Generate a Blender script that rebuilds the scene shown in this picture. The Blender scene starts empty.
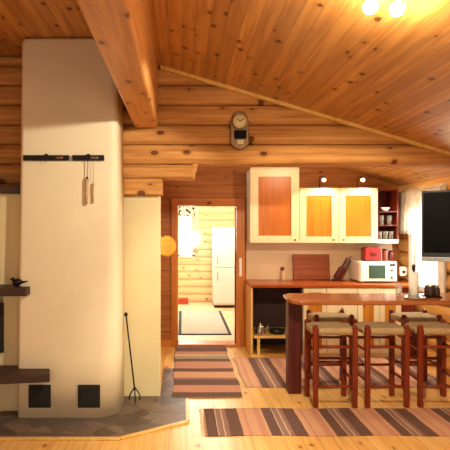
import bpy, bmesh, math, random
from mathutils import Vector, Matrix
random.seed(7)
sc = bpy.context.scene
COL = sc.collection
R = math.radians

# ---------------------------------------------------------------- camera
cam_d = bpy.data.cameras.new('camera'); cam = bpy.data.objects.new('camera', cam_d); COL.objects.link(cam)
cam.location = (0, 0, 1.6); cam.rotation_euler = (R(90), 0, 0)
cam_d.sensor_width = 36; cam_d.lens = 38.4
cam_d.shift_x = 43/450; cam_d.shift_y = 3/450
cam_d.clip_start = .02
sc.camera = cam
# ---------------------------------------------------------------- world, exposure
w = bpy.data.worlds.new('daylight'); sc.world = w; w.use_nodes = True
bg = w.node_tree.nodes['Background']; bg.inputs[0].default_value = (.86, .93, 1, 1); bg.inputs[1].default_value = 2.6
sc.view_settings.view_transform = 'Standard'; sc.view_settings.look = 'None'
sc.view_settings.gamma = 1; sc.view_settings.use_curve_mapping = False
sc.view_settings.exposure = 0.12
# ---------------------------------------------------------------- lights
def aim(o, p):
    d = Vector(p) - o.location
    o.rotation_euler = d.to_track_quat('-Z', 'Y').to_euler()
def light(name, kind, loc, energy, col, target=None, **kw):
    d = bpy.data.lights.new(name, kind); d.energy = energy; d.color = col
    for k, v in kw.items(): setattr(d, k, v)
    o = bpy.data.objects.new(name, d); COL.objects.link(o); o.location = loc
    if target: aim(o, target)
    return o
WARM = (1, .80, .54); FILL = (1, .84, .64)
# added fill lights, set at two made-up windows behind the photographer
light('front_fill', 'AREA', (-1.2, -1.35, 1.45), 26, FILL, (-1.2, 4, 1.2), shape='RECTANGLE', size=1.3, size_y=1.1)
light('front_fill', 'AREA', (1.3, -1.35, 1.45), 17, FILL, (1.3, 4, 1.05), shape='RECTANGLE', size=1.3, size_y=1.1)
# daylight at the kitchen side window and in the back room
light('daylight_kitchen', 'AREA', (3.12, 5.75, 1.45), 70, (1, .95, .88), (1, 5.5, 0), shape='RECTANGLE', size=.6, size_y=1.0)
light('back_room_daylight', 'AREA', (.1, 10.3, 1.55), 40, (1, .96, .9), (.2, 7, .6), shape='RECTANGLE', size=.6, size_y=1.0)
light('back_room_fill_light', 'POINT', (.6, 8.6, 2.1), 80, (1, .93, .8), shadow_soft_size=.15)  # point light without a fixture, added to brighten the back room
# ceiling spotlight bar of the living room
LB = [(.915, 2.33, 2.675), (1.045, 2.33, 2.665)]
light('spot_bulb_light', 'POINT', (.915, 2.33, 2.62), 16, WARM, shadow_soft_size=.05)
light('spot_bulb_light', 'POINT', (1.045, 2.33, 2.61), 18, WARM, shadow_soft_size=.05)
light('spot_beam', 'SPOT', (.90, 2.38, 2.64), 170, (1, .88, .70), (-.85, 4.03, .75), spot_size=R(84), spot_blend=.28, shadow_soft_size=.04)
light('spot_beam', 'SPOT', (1.06, 2.38, 2.63), 190, (1, .84, .60), (1.3, 4.6, .2), spot_size=R(90), spot_blend=.4, shadow_soft_size=.04)
light('kitchen_fill_light', 'POINT', (1.45, 4.98, 2.42), 28, (1, .84, .58), shadow_soft_size=.08)  # added to brighten the kitchen; no fixture, hidden behind the log wall
light('hall_patch_light', 'SPOT', (-.5, 5.7, 1.5), 75, (1, .9, .16), (-.215, 6.5, 1.36), spot_size=R(19), spot_blend=.2, shadow_soft_size=.01)  # added spot without a fixture, throws the yellow patch on the hall wall
# two small lamps over the wall cabinets
light('cabinet_lamp_light', 'SPOT', (1.80, 5.93, 2.20), 15, (1, .78, .45), (1.74, 6.15, 1.2), spot_size=R(125), spot_blend=.25, shadow_soft_size=.025)
light('cabinet_lamp_light', 'SPOT', (2.28, 5.93, 2.20), 14, (1, .78, .45), (2.25, 6.15, 1.2), spot_size=R(125), spot_blend=.25, shadow_soft_size=.025)

# ---------------------------------------------------------------- node helpers
class NT:
    def __init__(s, name):
        s.m = bpy.data.materials.new(name); s.m.use_nodes = True
        s.t = s.m.node_tree; s.b = s.t.nodes['Principled BSDF']
    def n(s, ty, **kw):
        x = s.t.nodes.new(ty)
        for k, v in kw.items(): setattr(x, k, v)
        return x
    def put(s, inp, v):
        if v is None: return
        if isinstance(v, (int, float)): inp.default_value = v
        elif isinstance(v, (tuple, list)): inp.default_value = v if len(v) == len(inp.default_value) else tuple(v) + (1,)
        else: s.t.links.new(v, inp)
    def math(s, op, a, b=None, c=None):
        x = s.n('ShaderNodeMath', operation=op)
        s.put(x.inputs[0], a); s.put(x.inputs[1], b); s.put(x.inputs[2], c)
        return x.outputs[0]
    def comb(s, a, b, c):
        x = s.n('ShaderNodeCombineXYZ')
        s.put(x.inputs[0], a); s.put(x.inputs[1], b); s.put(x.inputs[2], c); return x.outputs[0]
    def xyz(s, gen='Object'):
        tc = s.n('ShaderNodeTexCoord'); sp = s.n('ShaderNodeSeparateXYZ')
        s.t.links.new(tc.outputs[gen], sp.inputs[0]); return sp.outputs
    def noise(s, vec, scale, detail=4, rough=.55):
        x = s.n('ShaderNodeTexNoise'); s.put(x.inputs['Vector'], vec)
        x.inputs['Scale'].default_value = scale; x.inputs['Detail'].default_value = detail; x.inputs['Roughness'].default_value = rough
        return x.outputs[0]
    def ramp(s, fac, stops, interp='LINEAR'):
        x = s.n('ShaderNodeValToRGB'); cr = x.color_ramp; cr.interpolation = interp
        while len(cr.elements) < len(stops): cr.elements.new(.5)
        for e, (p, c) in zip(cr.elements, stops): e.position = p; e.color = tuple(c) + (1,)
        s.put(x.inputs[0], fac); return x.outputs[0]
    def mix(s, fac, a, b, mode='MIX'):
        x = s.n('ShaderNodeMix', data_type='RGBA', blend_type=mode)
        s.put(x.inputs[0], fac); s.put(x.inputs[6], a); s.put(x.inputs[7], b); return x.outputs[2]
    def bump(s, h, strength=.3, dist=.01):
        x = s.n('ShaderNodeBump'); x.inputs['Strength'].default_value = strength; x.inputs['Distance'].default_value = dist
        s.put(x.inputs['Height'], h); s.t.links.new(x.outputs[0], s.b.inputs['Normal'])
    def fin(s, col, rough=.5, metal=0, **kw):
        s.put(s.b.inputs['Base Color'], col); s.put(s.b.inputs['Roughness'], rough); s.put(s.b.inputs['Metallic'], metal)
        for k, v in kw.items(): s.put(s.b.inputs[k], v)
        return s.m

def hexc(h):
    c = [int(h[i:i+2], 16)/255 for i in (0, 2, 4)]
    return tuple((x/12.92 if x <= .04045 else ((x+.055)/1.055)**2.4) for x in c)

def wood(name, light_c, dark_c, grain='x', across='y', plank=None, off=0, knots=True, var=.25, groove=True, rough=.45, kden=.45, kscale=1.0, streak=1.0, knotc='5a2408'):
    """pine with grain along one axis; plank = board width measured on the 'across' axis"""
    t = NT(name); o = dict(zip('xyz', t.xyz()))
    u = o[grain]; v = o[across]; wv = o[[a for a in 'xyz' if a not in (grain, across)][0]]
    a, b = hexc(light_c), hexc(dark_c)
    if plank:
        q = t.math('DIVIDE', t.math('SUBTRACT', v, off), plank)
        cell = t.math('FLOOR', q); fr = t.math('FRACT', q)
        wn = t.n('ShaderNodeTexWhiteNoise', noise_dimensions='1D'); t.put(wn.inputs['W'], cell)
        rnd = wn.outputs[0]
        u2 = t.math('ADD', u, t.math('MULTIPLY', rnd, 13.7))
    else:
        u2 = u; rnd = None; fr = None
    g = t.noise(t.comb(t.math('MULTIPLY', u2, .9*streak), t.math('MULTIPLY', v, 16), t.math('MULTIPLY', wv, 16)), 1.6, 5, .6)
    col = t.ramp(g, [(.32, tuple(.85*x for x in b)), (.5, tuple(.45*x+.55*y for x, y in zip(b, a))), (.64, a)])
    big = t.noise(t.comb(t.math('MULTIPLY', u2, .5), v, wv), 2.2, 2)
    col = t.mix(t.math('MULTIPLY', big, .45), col, b)
    if rnd is not None:
        col = t.mix(t.math('MULTIPLY', t.math('POWER', rnd, 1.5), var*1.9), col, tuple(.66*x for x in b), 'MIX')
    if knots:
        vo = t.n('ShaderNodeTexVoronoi', voronoi_dimensions='2D'); vo.inputs['Scale'].default_value = 1
        vec = t.comb(t.math('MULTIPLY', u2, 3.2*kscale), t.math('MULTIPLY', t.math('MULTIPLY_ADD', wv, .9, v), 5.2*kscale), 0)
        t.put(vo.inputs['Vector'], vec)
        sp = t.n('ShaderNodeSeparateColor'); t.t.links.new(vo.outputs['Color'], sp.inputs[0])
        keep = t.math('LESS_THAN', sp.outputs[0], kden)
        sz = t.math('MULTIPLY_ADD', sp.outputs[1], .07, .05)
        k = t.math('LESS_THAN', vo.outputs['Distance'], sz)
        halo = t.n('ShaderNodeMapRange'); t.put(halo.inputs[0], vo.outputs['Distance']); halo.inputs[1].default_value = .08; halo.inputs[2].default_value = .26; halo.inputs[3].default_value = .45; halo.inputs[4].default_value = 0
        col = t.mix(t.math('MULTIPLY', halo.outputs[0], keep), col, tuple(.7*x for x in b))
        col = t.mix(t.math('MULTIPLY', t.math('MULTIPLY', k, keep), .85), col, hexc(knotc))
    h = g
    if fr is not None and groove:
        d = t.math('MINIMUM', fr, t.math('SUBTRACT', 1, fr))
        gr = t.math('LESS_THAN', d, .035)
        col = t.mix(t.math('MULTIPLY', gr, .38), col, tuple(.4*x for x in b))
    t.bump(h, .12, .004)
    return t.fin(col, rough, **{'Specular IOR Level': .35})

def plain(name, c, rough=.5, metal=0, var=.06, scale=9, bump=0, **kw):
    t = NT(name); c = hexc(c); tc = t.n('ShaderNodeTexCoord')
    nz = t.noise(tc.outputs['Object'], scale, 4)
    col = t.ramp(nz, [(.3, tuple(x*(1-var*2) for x in c)), (.7, tuple(min(1, x*(1+var)) for x in c))])
    if bump: t.bump(nz, bump, .01)
    return t.fin(col, rough, metal, **kw)

def emis(name, c, s):
    t = NT(name); return t.fin((0, 0, 0), .5, 0, **{'Emission Color': hexc(c), 'Emission Strength': s})

M = {}
M['floor'] = wood('pine_floor', 'ecc27a', 'd8a252', 'y', 'x', .125, .03, var=.06, kden=.3, rough=.32, kscale=1.2, knotc='9a5a20')
M['ceil'] = wood('pine_ceiling', 'e4ac66', 'b67c3c', 'y', 'x', .098, 0, var=.3, kden=.62, rough=.38, kscale=1.3, knotc='52200a')
M['beam'] = wood('pine_beam', 'e0a260', 'c08040', 'y', 'x', None, kden=.5, kscale=1.1, rough=.35, knotc='5a2408')
M['log'] = wood('pine_logs', 'dda862', 'b0763a', 'x', 'z', .185, 2.2-.185*12, var=.08, groove=False, kden=.5, kscale=1.0, rough=.8)
M['logy'] = wood('pine_side_logs', 'f2c67c', 'dca458', 'y', 'z', .185, 2.2-.185*12, var=.10, groove=False, kden=.25, kscale=.8, rough=.45)
M['redlog'] = wood('red_brown_logs', 'b87636', '945422', 'x', 'z', .165, .03, var=.12, groove=True, kden=.3, kscale=1.3, rough=.5)
M['redlogy'] = wood('red_brown_side_logs', 'b87636', '945422', 'y', 'z', .165, .03, var=.12, groove=True, kden=.3, kscale=1.3, rough=.5)
M['frame'] = wood('varnished_pine_frame', 'd08434', 'b46424', 'z', 'x', None, kden=.2, rough=.35)
M['framex'] = wood('varnished_pine_sill', 'd08434', 'b46424', 'x', 'y', None, kden=.2, rough=.35)
M['palelog'] = wood('pale_logs', 'f4e2ba', 'e8cc96', 'x', 'z', .16, .02, var=.08, kden=.3, rough=.5, knotc='b07840')
M['palelogy'] = wood('pale_side_logs', 'f4e2ba', 'e8cc96', 'y', 'z', .16, .02, var=.08, kden=.3, rough=.5, knotc='b07840')
M['barwood'] = wood('reddish_bar_wood', 'b47242', '94562e', 'x', 'y', None, knots=False, rough=.18)
M['worktop'] = wood('orange_worktop_wood', 'b8602c', '94421a', 'x', 'y', None, knots=False, rough=.28)
M['mahog'] = wood('mahogany_stained_wood', '8e3c20', '6a2412', 'z', 'x', None, knots=False, rough=.3)
M['mahogx'] = wood('mahogany_rung_wood', '8e3c20', '6a2412', 'x', 'z', None, knots=False, rough=.3)
M['darkpost'] = wood('dark_red_post_wood', '5a2018', '42140e', 'z', 'x', None, knots=False, rough=.4)
M['shelfred'] = wood('dark_red_shelf_wood', '8a3420', '5c1c10', 'z', 'x', None, knots=False, rough=.4)
M['paledoor'] = plain('cream_painted_wood', 'ecdcb0', .4, 0, .02, 6)
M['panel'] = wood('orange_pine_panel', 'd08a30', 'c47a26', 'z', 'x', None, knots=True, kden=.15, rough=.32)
M['panel_unlit'] = wood('unlit_orange_panel', 'c06e20', 'b46418', 'z', 'x', None, knots=False, rough=.32)  # same pine as the orange panel, its unlit tone put into the colour
M['sidep'] = wood('yellow_end_panel', 'e8c070', 'd8a850', 'z', 'y', None, knots=False, rough=.4)
M['board'] = wood('brown_cutting_board_wood', 'a45a30', '8c4422', 'x', 'z', .07, 0, knots=False, var=.12, rough=.4)
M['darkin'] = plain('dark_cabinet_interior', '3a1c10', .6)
M['plaster'] = plain('cream_plaster', 'eadfbc', .8, 0, .025, 3, .12)
M['plaster2'] = plain('pale_plaster_wall', 'ddd0a0', .8, 0, .025, 4, .1)
M['splash'] = plain('cream_backsplash_panel', 'd8bc94', .55, 0, .03, 5)
M['darkstone'] = plain('dark_brown_stone', '40291f', .55, 0, .18, 14, .2)
M['iron'] = plain('black_iron', '17130f', .5, .4, .1, 20)
M['castiron'] = plain('black_cast_iron_door', '12100e', .7, 0, .15, 30, .2)
M['brass'] = plain('aged_brass', '8a6a38', .35, .8)
M['black'] = plain('black_plastic', '0d0c0c', .35)
M['screen'] = plain('dark_glass_screen', '060606', .45, **{'Specular IOR Level': .06})
M['silver'] = plain('silver_plastic', '9a9c98', .35, .3)
M['steel'] = plain('polished_steel', 'b8b4aa', .22, .95)
M['chrome'] = plain('chrome', 'd8d4cc', .12, 1)
M['white'] = plain('white_enamel', 'e8e0cf', .35, 0, .02)
M['whitefr'] = plain('white_painted_wood', 'efeee6', .45, 0, .02)
M['fridge'] = plain('cold_white_enamel', 'e6eaf0', .3, 0, .01)
M['paper'] = plain('white_paper', 'efeae0', .9, 0, .03, 20, .2)
M['red'] = plain('red_enamel', '9c2420', .35)
M['darkred'] = plain('dark_red_lacquer', '5c1614', .35)
M['jarc'] = plain('reddish_brown_jar', '7a3a28', .35)
M['gold'] = plain('gilded_clock_wood', '80581f', .4, .2, .1, 20)
M['face'] = plain('ivory_clock_face', 'd8c890', .4, 0, .03)
M['cream'] = plain('cream_lace', 'ead8b0', .8)
M['ltwood'] = plain('light_wood_rod', 'caa878', .6, 0, .1, 30)
M['string'] = plain('grey_string', '7c6a50', .8)
M['teapot'] = plain('blackened_teapot', '181412', .3, .5)
M['hall_floor'] = plain('pinkish_hall_floor', 'e6c6a4', .5, 0, .04, 5)
M['candy'] = plain('small_red_box_card', 'b84a2c', .6)
M['stripe_out'] = plain('dark_teal_binding', '2c3a3c', .9)
M['bulb'] = emis('glowing_bulb', 'ffe2a0', 26)
M['bulb2'] = emis('glowing_small_bulb', 'ffe0a0', 9)
def glass_mat():
    t = NT('clear_glass'); nt = t.t; out = nt.nodes['Material Output']
    tr = t.n('ShaderNodeBsdfTransparent'); gl = t.n('ShaderNodeBsdfGlossy'); gl.inputs['Roughness'].default_value = .03
    fr = t.n('ShaderNodeFresnel'); fr.inputs[0].default_value = 1.45
    mx = t.n('ShaderNodeMixShader'); nt.links.new(t.math('MULTIPLY_ADD', fr.outputs[0], .9, .04), mx.inputs[0])
    tr.inputs[0].default_value = (.93, .95, .93, 1)
    nt.links.new(tr.outputs[0], mx.inputs[1]); nt.links.new(gl.outputs[0], mx.inputs[2]); nt.links.new(mx.outputs[0], out.inputs[0])
    return t.m
M['glass'] = glass_mat()
def tumbler_mat():
    t = NT('pale_tumbler_glass'); nt = t.t
    t.fin(hexc('dcdcd0'), .12)
    tr = t.n('ShaderNodeBsdfTransparent'); mx = t.n('ShaderNodeMixShader'); lw = t.n('ShaderNodeLayerWeight'); lw.inputs[0].default_value = .35
    nt.links.new(t.math('MULTIPLY_ADD', lw.outputs[1], .55, .14), mx.inputs[0])
    nt.links.new(tr.outputs[0], mx.inputs[1]); nt.links.new(t.b.outputs[0], mx.inputs[2]); nt.links.new(mx.outputs[0], nt.nodes['Material Output'].inputs[0])
    return t.m
M['tumbler'] = tumbler_mat()
def seat_mat():
    t = NT('woven_seat_cord'); x, y, z = t.xyz()
    # cords run inward from each edge and meet on the diagonals
    ax = t.math('ABSOLUTE', x); ay = t.math('ABSOLUTE', t.math('MULTIPLY', y, 1.15))
    mx_ = t.math('MAXIMUM', ax, ay)
    wv = t.math('SINE', t.math('MULTIPLY', mx_, 620))
    nz = t.noise(t.comb(x, y, z), 60, 3)
    c = t.ramp(t.math('MULTIPLY_ADD', wv, .25, t.math('MULTIPLY', nz, .9)), [(.2, hexc('94794f')), (.7, hexc('ccb68a'))])
    t.bump(wv, .5, .004); return t.fin(c, .85)
M['seat'] = seat_mat()
def rug_mat(name, axis, stops, period=None, origin=0, length=1):
    t = NT(name); o = dict(zip('xyz', t.xyz()))
    wob = t.noise(t.comb(o['x'], o['y'], 0), 6, 2)
    v = t.math('ADD', o[axis], t.math('MULTIPLY', t.math('SUBTRACT', wob, .5), .016))
    q = t.math('DIVIDE', t.math('SUBTRACT', v, origin), period or length)
    if period: q = t.math('FRACT', q)
    col = t.ramp(q, stops, 'CONSTANT')
    other = 'y' if axis == 'x' else 'x'
    weave = t.math('SINE', t.math('MULTIPLY', o[axis], 420))
    w2 = t.math('SINE', t.math('MULTIPLY', o[other], 300))
    nz = t.noise(t.comb(o['x'], o['y'], 0), 45, 4)
    col = t.mix(t.math('MULTIPLY', nz, .35), col, hexc('8a6450'))
    t.bump(t.math('ADD', t.math('MULTIPLY', weave, w2), nz), .5, .006)
    return t.fin(col, .95)
PK, PK2, DK, BR, PL, GR = [hexc(c) for c in ('c88f72', 'd6a47e', '5e4239', '937060', 'd4bca4', 'a49874')]
def slate_mat():
    t = NT('slate_paving'); x, y, z = t.xyz()
    nz = t.noise(t.comb(x, y, 0), 5, 3); nx = t.math('MULTIPLY_ADD', nz, .06, x)
    v = t.n('ShaderNodeTexVoronoi', feature='DISTANCE_TO_EDGE'); v.inputs['Scale'].default_value = 1
    vec = t.comb(t.math('MULTIPLY', nx, 5.0), t.math('MULTIPLY', y, 7.5), 0); t.put(v.inputs['Vector'], vec)
    c = t.n('ShaderNodeTexVoronoi'); c.inputs['Scale'].default_value = 1; t.put(c.inputs['Vector'], vec)
    sp = t.n('ShaderNodeSeparateColor'); t.t.links.new(c.outputs['Color'], sp.inputs[0])
    col = t.ramp(sp.outputs[0], [(0, hexc('54463e')), (.35, hexc('665a52')), (.6, hexc('8a7460')), (1, hexc('4c4646'))])
    col = t.mix(t.math('MULTIPLY', t.noise(t.comb(x, y, z), 16, 5), .6), col, hexc('4a3a30'))
    e = t.math('LESS_THAN', v.outputs['Distance'], .035)
    col = t.mix(t.math('MULTIPLY', e, .35), col, hexc('443830'))
    t.bump(t.noise(t.comb(x, y, z), 20, 5), .4, .01)
    return t.fin(col, .5)
M['slate'] = slate_mat()
def curtain_mat(name, base, spot, sc_=26, thr=.16):
    t = NT(name); x, y, z = t.xyz()
    v = t.n('ShaderNodeTexVoronoi'); v.inputs['Scale'].default_value = sc_; t.put(v.inputs['Vector'], t.comb(x, y, z))
    k = t.math('LESS_THAN', v.outputs['Distance'], thr)
    col = t.mix(k, hexc(base), hexc(spot))
    m = t.fin(col, .9)
    tl = t.n('ShaderNodeBsdfTranslucent'); t.put(tl.inputs[0], col)
    mx = t.n('ShaderNodeMixShader'); mx.inputs[0].default_value = .45
    t.t.links.new(t.b.outputs[0], mx.inputs[1]); t.t.links.new(tl.outputs[0], mx.inputs[2])
    t.t.links.new(mx.outputs[0], t.t.nodes['Material Output'].inputs[0])
    return m
M['curtain'] = curtain_mat('white_lace_curtain', 'f2eee4', 'd4c4ac', 30, .2)
M['valance'] = curtain_mat('patterned_valance_cloth', 'f4f0e4', '4a3830', 13, .34)

# ---------------------------------------------------------------- mesh helpers
ORG = {}
class MB:
    def __init__(s): s.bm = bmesh.new()
    def add(s, b):
        me = bpy.data.meshes.new('tmp'); b.to_mesh(me); b.free(); s.bm.from_mesh(me); bpy.data.meshes.remove(me); return s
    def box(s, x0, x1, y0, y1, z0, z1, bev=0, seg=2, rot=None, piv=None):
        b = bmesh.new(); bmesh.ops.create_cube(b, size=1)
        for v in b.verts: v.co = Vector(((x0+x1)/2 + v.co.x*(x1-x0), (y0+y1)/2 + v.co.y*(y1-y0), (z0+z1)/2 + v.co.z*(z1-z0)))
        if bev: bmesh.ops.bevel(b, geom=b.edges[:], offset=bev, segments=seg, affect='EDGES', profile=.5)
        if rot:
            p = Vector(piv) if piv else Vector(((x0+x1)/2, (y0+y1)/2, (z0+z1)/2))
            bmesh.ops.transform(b, verts=b.verts, matrix=Matrix.Translation(p) @ rot @ Matrix.Translation(-p))
        return s.add(b)
    def tube(s, pts, r, n=12, caps=True):
        b = bmesh.new(); pts = [Vector(p) for p in pts]; rs = r if isinstance(r, (list, tuple)) else [r]*len(pts)
        rings = []; up = None
        for i, p in enumerate(pts):
            d = (pts[min(i+1, len(pts)-1)] - pts[max(i-1, 0)]).normalized()
            if up is None: up = d.orthogonal().normalized()
            a = (up - d*up.dot(d)).normalized(); up = a; c = d.cross(a)
            rings.append([b.verts.new(p + (a*math.cos(2*math.pi*k/n) + c*math.sin(2*math.pi*k/n))*rs[i]) for k in range(n)])
        for i in range(len(rings)-1):
            for k in range(n):
                f = b.faces.new((rings[i][k], rings[i][(k+1) % n], rings[i+1][(k+1) % n], rings[i+1][k])); f.smooth = True
        if caps: b.faces.new(rings[0][::-1]); b.faces.new(rings[-1])
        bmesh.ops.recalc_face_normals(b, faces=b.faces)
        return s.add(b)
    def lathe(s, prof, c=(0, 0, 0), n=20, mat=None):
        b = bmesh.new(); rings = []
        for r, z in prof:
            if r < 1e-5: rings.append([b.verts.new((0, 0, z))])
            else: rings.append([b.verts.new((r*math.cos(2*math.pi*k/n), r*math.sin(2*math.pi*k/n), z)) for k in range(n)])
        for A, B in zip(rings, rings[1:]):
            for k in range(n):
                q = [A[k % len(A)], A[(k+1) % len(A)], B[(k+1) % len(B)], B[k % len(B)]]
                q = list(dict.fromkeys(q))
                if len(q) > 2: f = b.faces.new(q); f.smooth = True
        for ring, fl in ((rings[0], True), (rings[-1], False)):
            if len(ring) > 1: b.faces.new(ring[::-1] if fl else ring)
        bmesh.ops.recalc_face_normals(b, faces=b.faces)
        bmesh.ops.transform(b, verts=b.verts, matrix=Matrix.Translation(c) @ (mat or Matrix()))
        return s.add(b)
    def prism(s, pts, lo, hi, axis='z', bev=0, smooth=False, mat=None):
        """outline in the plane across 'axis', extruded from lo to hi"""
        b = bmesh.new()
        def P(p, h): return {'z': (p[0], p[1], h), 'y': (p[0], h, p[1]), 'x': (h, p[0], p[1])}[axis]
        A = [b.verts.new(P(p, lo)) for p in pts]; B = [b.verts.new(P(p, hi)) for p in pts]
        b.faces.new(A); b.faces.new(B[::-1]); n = len(pts)
        for k in range(n):
            f = b.faces.new((A[k], A[(k+1) % n], B[(k+1) % n], B[k])); f.smooth = smooth
        bmesh.ops.recalc_face_normals(b, faces=b.faces)
        if bev: bmesh.ops.bevel(b, geom=b.edges[:], offset=bev, segments=2, affect='EDGES', profile=.5)
        if mat: bmesh.ops.transform(b, verts=b.verts, matrix=mat)
        return s.add(b)
    def sphere(s, c, r, sx=1, sy=1, sz=1, n=16, rot=None):
        b = bmesh.new(); bmesh.ops.create_uvsphere(b, u_segments=n, v_segments=n//2+2, radius=r)
        for f in b.faces: f.smooth = True
        bmesh.ops.transform(b, verts=b.verts, matrix=Matrix.Translation(c) @ (rot or Matrix()) @ Matrix.Diagonal((sx, sy, sz, 1)))
        return s.add(b)
    def cut(s, co, no):
        r = bmesh.ops.bisect_plane(s.bm, geom=s.bm.verts[:]+s.bm.edges[:]+s.bm.faces[:], plane_co=co, plane_no=no, clear_outer=True)
        ed = [e for e in s.bm.edges if e.is_boundary]
        if ed: bmesh.ops.holes_fill(s.bm, edges=ed, sides=0)
        return s
    def build(s, name, mat, parent=None, label=None, kind=None, cat=None, group=None, origin=None):
        org = Vector(origin) if origin is not None else (ORG.get(parent.name, Vector((0, 0, 0))) if parent else Vector((0, 0, 0)))
        for v in s.bm.verts: v.co -= org
        me = bpy.data.meshes.new(name); s.bm.to_mesh(me); s.bm.free()
        o = bpy.data.objects.new(name, me); COL.objects.link(o)
        me.materials.append(M[mat] if isinstance(mat, str) else mat)
        if parent: o.parent = parent
        else: o.location = org
        ORG[o.name] = org
        if label: o['label'] = label
        if cat: o['category'] = cat
        if kind: o['kind'] = kind
        if group: o['group'] = group
        return o
def thing(name, label, cat, loc=(0, 0, 0), group=None):
    o = bpy.data.objects.new(name, None); COL.objects.link(o); o.location = loc
    o['label'] = label; o['category'] = cat
    if group: o['group'] = group
    o.empty_display_size = .1
    ORG[o.name] = Vector(loc); return o
def S(name, mb, mat): return mb.build(name, mat, kind='structure')
def dup(root, loc, label, group=None, rz=None):
    r = root.copy(); COL.objects.link(r); r.location = loc; r['label'] = label
    if rz is not None: r.rotation_euler = (0, 0, rz)
    if group: r['group'] = group
    for ch in list(root.children):
        c = ch.copy(); COL.objects.link(c); c.parent = r
        for g in list(ch.children):
            d = g.copy(); COL.objects.link(d); d.parent = c
    return r

# ================================================================= SETTING
XR = 2.95; XL = -2.6; YB = 6.5; YL = 4.55; YF = -1.5
def ceil_h(x): return 3.115 - .3*(x + .208)
S('floor', MB().box(XL-.2, XR+.2, YF-.2, YB+.16, -.15, 0), 'floor')
# sloping board ceiling to the right of the ridge beam, flat to its left
xa = -.23
mb = MB().prism([(xa, ceil_h(xa)), (XR+.4, ceil_h(XR+.4)), (XR+.4, ceil_h(XR+.4)+.15), (xa, ceil_h(xa)+.15)], YF-.2, YB+.16, 'y')
S('ceiling', mb, 'ceil')
S('ceiling', MB().box(XL-.2, -.40, YF-.2, YL+.02, 3.215, 3.34), 'ceil')
S('ceiling_hall', MB().box(-.75, -.2, YL+.19, YB+.16, 2.36, 2.42), 'ceil')
# ridge beam
bt = thing('ridge_beam', 'thick knotty pine ceiling beam running from the camera to the log wall', 'beam', (-.32, 1.5, 2.53))
MB().box(-.44, -.225, YF, YL-.085, 2.53, 3.20, .018).build('beam_timber', 'beam', bt)

def loglayer(mb, x0, x1, y, z0, z1, bulge=.075, back=None, axis='x'):
    """one squared log with a rounded face towards the room"""
    n = 10; zc = (z0+z1)/2; h = (z1-z0)/2; pts = []
    for k in range(n+1):
        a = -math.pi/2 + math.pi*k/n
        pts.append((y - bulge*math.cos(a)**.8 if abs(math.cos(a)) > 1e-6 else y, zc + h*math.sin(a)))
    b2 = back if back is not None else y+.1
    pts += [(b2, z1), (b2, z0)]
    if axis == 'x': mb.prism(pts, x0, x1, 'x', smooth=False)
    else: mb.prism([(p[0], p[1]) for p in pts], x0, x1, 'y', smooth=False)
# upper log wall between living room and kitchen
mb = MB()
for k in range(6):
    z0 = 2.2 + .185*k; z1 = min(z0+.185, 3.2)
    if z1-z0 < .03: continue
    xe = XR+.1
    loglayer(mb, -.23, xe, YL, z0, z1, .07, YL+.17)
mb.cut((0, 0, ceil_h(0)+.01), Vector((.3, 0, 1)).normalized())
S('wall_upper', mb, 'log')
mb = MB()
for k in range(6): loglayer(mb, XL, -.23, YL, 2.2+.185*k, min(2.385+.185*k, 3.215), .07, YL+.17)
S('wall_upper_left', mb, 'log')
# the stepped log ends over the passage
mb = MB(); n0 = 2.06
loglayer(mb, -.62, .10, YL, 2.06, 2.2, .065, YL+.16)
mb.prism([(.10, 2.2), (.15, 2.2), (.147, 2.17), (.125, 2.11), (.12, 2.06), (.10, 2.06)], YL-.055, YL+.16, 'y')
S('trim_1', mb, 'log')
mb = MB().box(-.55, -.185, YL-.075, YL+.16, 1.91, 2.06, .012)
S('trim_2', mb, 'log')
# logs left of the fireplace stack down to the floor
mb = MB()
for k in range(12): loglayer(mb, XL, -.56, YL, 2.2-.185*(k+1), 2.2-.185*k, .07, YL+.17)
S('wall_left_back', mb, 'log')
# low white partition beside the chimney
S('wall_partition', MB().box(-.56, -.208, YL, YL+.16, 0, 1.91, .008), 'plaster2')
# thin trim board along the sloping ceiling
sl = math.atan(-.3)
L = 3.2
mb = MB().prism([(-.2, ceil_h(-.2)-.035), (XR, ceil_h(XR)-.035), (XR, ceil_h(XR)-.002), (-.2, ceil_h(-.2)-.002)], YL-.105, YL-.065, 'y')
S('trim_3', mb, 'sidep')
# kitchen back wall with the doorway
dx0, dx1, dh = -.055, .73, 1.90
mb = MB().box(-.75, dx0, YB, YB+.16, 0, 3.0).box(dx1, XR+.2, YB, YB+.16, 0, 3.0).box(dx0, dx1, YB, YB+.16, dh, 3.0)
mb.cut((0, 0, ceil_h(0)), Vector((.3, 0, 1)).normalized())
S('wall_back', mb, 'redlog')
fr = MB().box(dx0-.09, dx0, YB-.035, YB+.16, 0, dh+.1, .006).box(dx1, dx1+.12, YB-.035, YB+.16, 0, dh+.1, .006)
S('door_frame_1', fr, 'frame')
S('door_frame_2', MB().box(dx0, dx1, YB-.035, YB+.16, dh, dh+.1, .006).box(dx0, dx1, YB-.05, YB+.18, .0, .035, .008), 'framex')
S('wall_hall_left', MB().box(-.75, -.60, YL+.17, YB, 0, 2.36), 'redlogy')
S('baseboard_back', MB().box(-.6, dx0-.09, YB-.022, YB, 0, .09, .004).box(dx1+.12, .86, YB-.022, YB, 0, .09, .004), 'framex')
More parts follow.
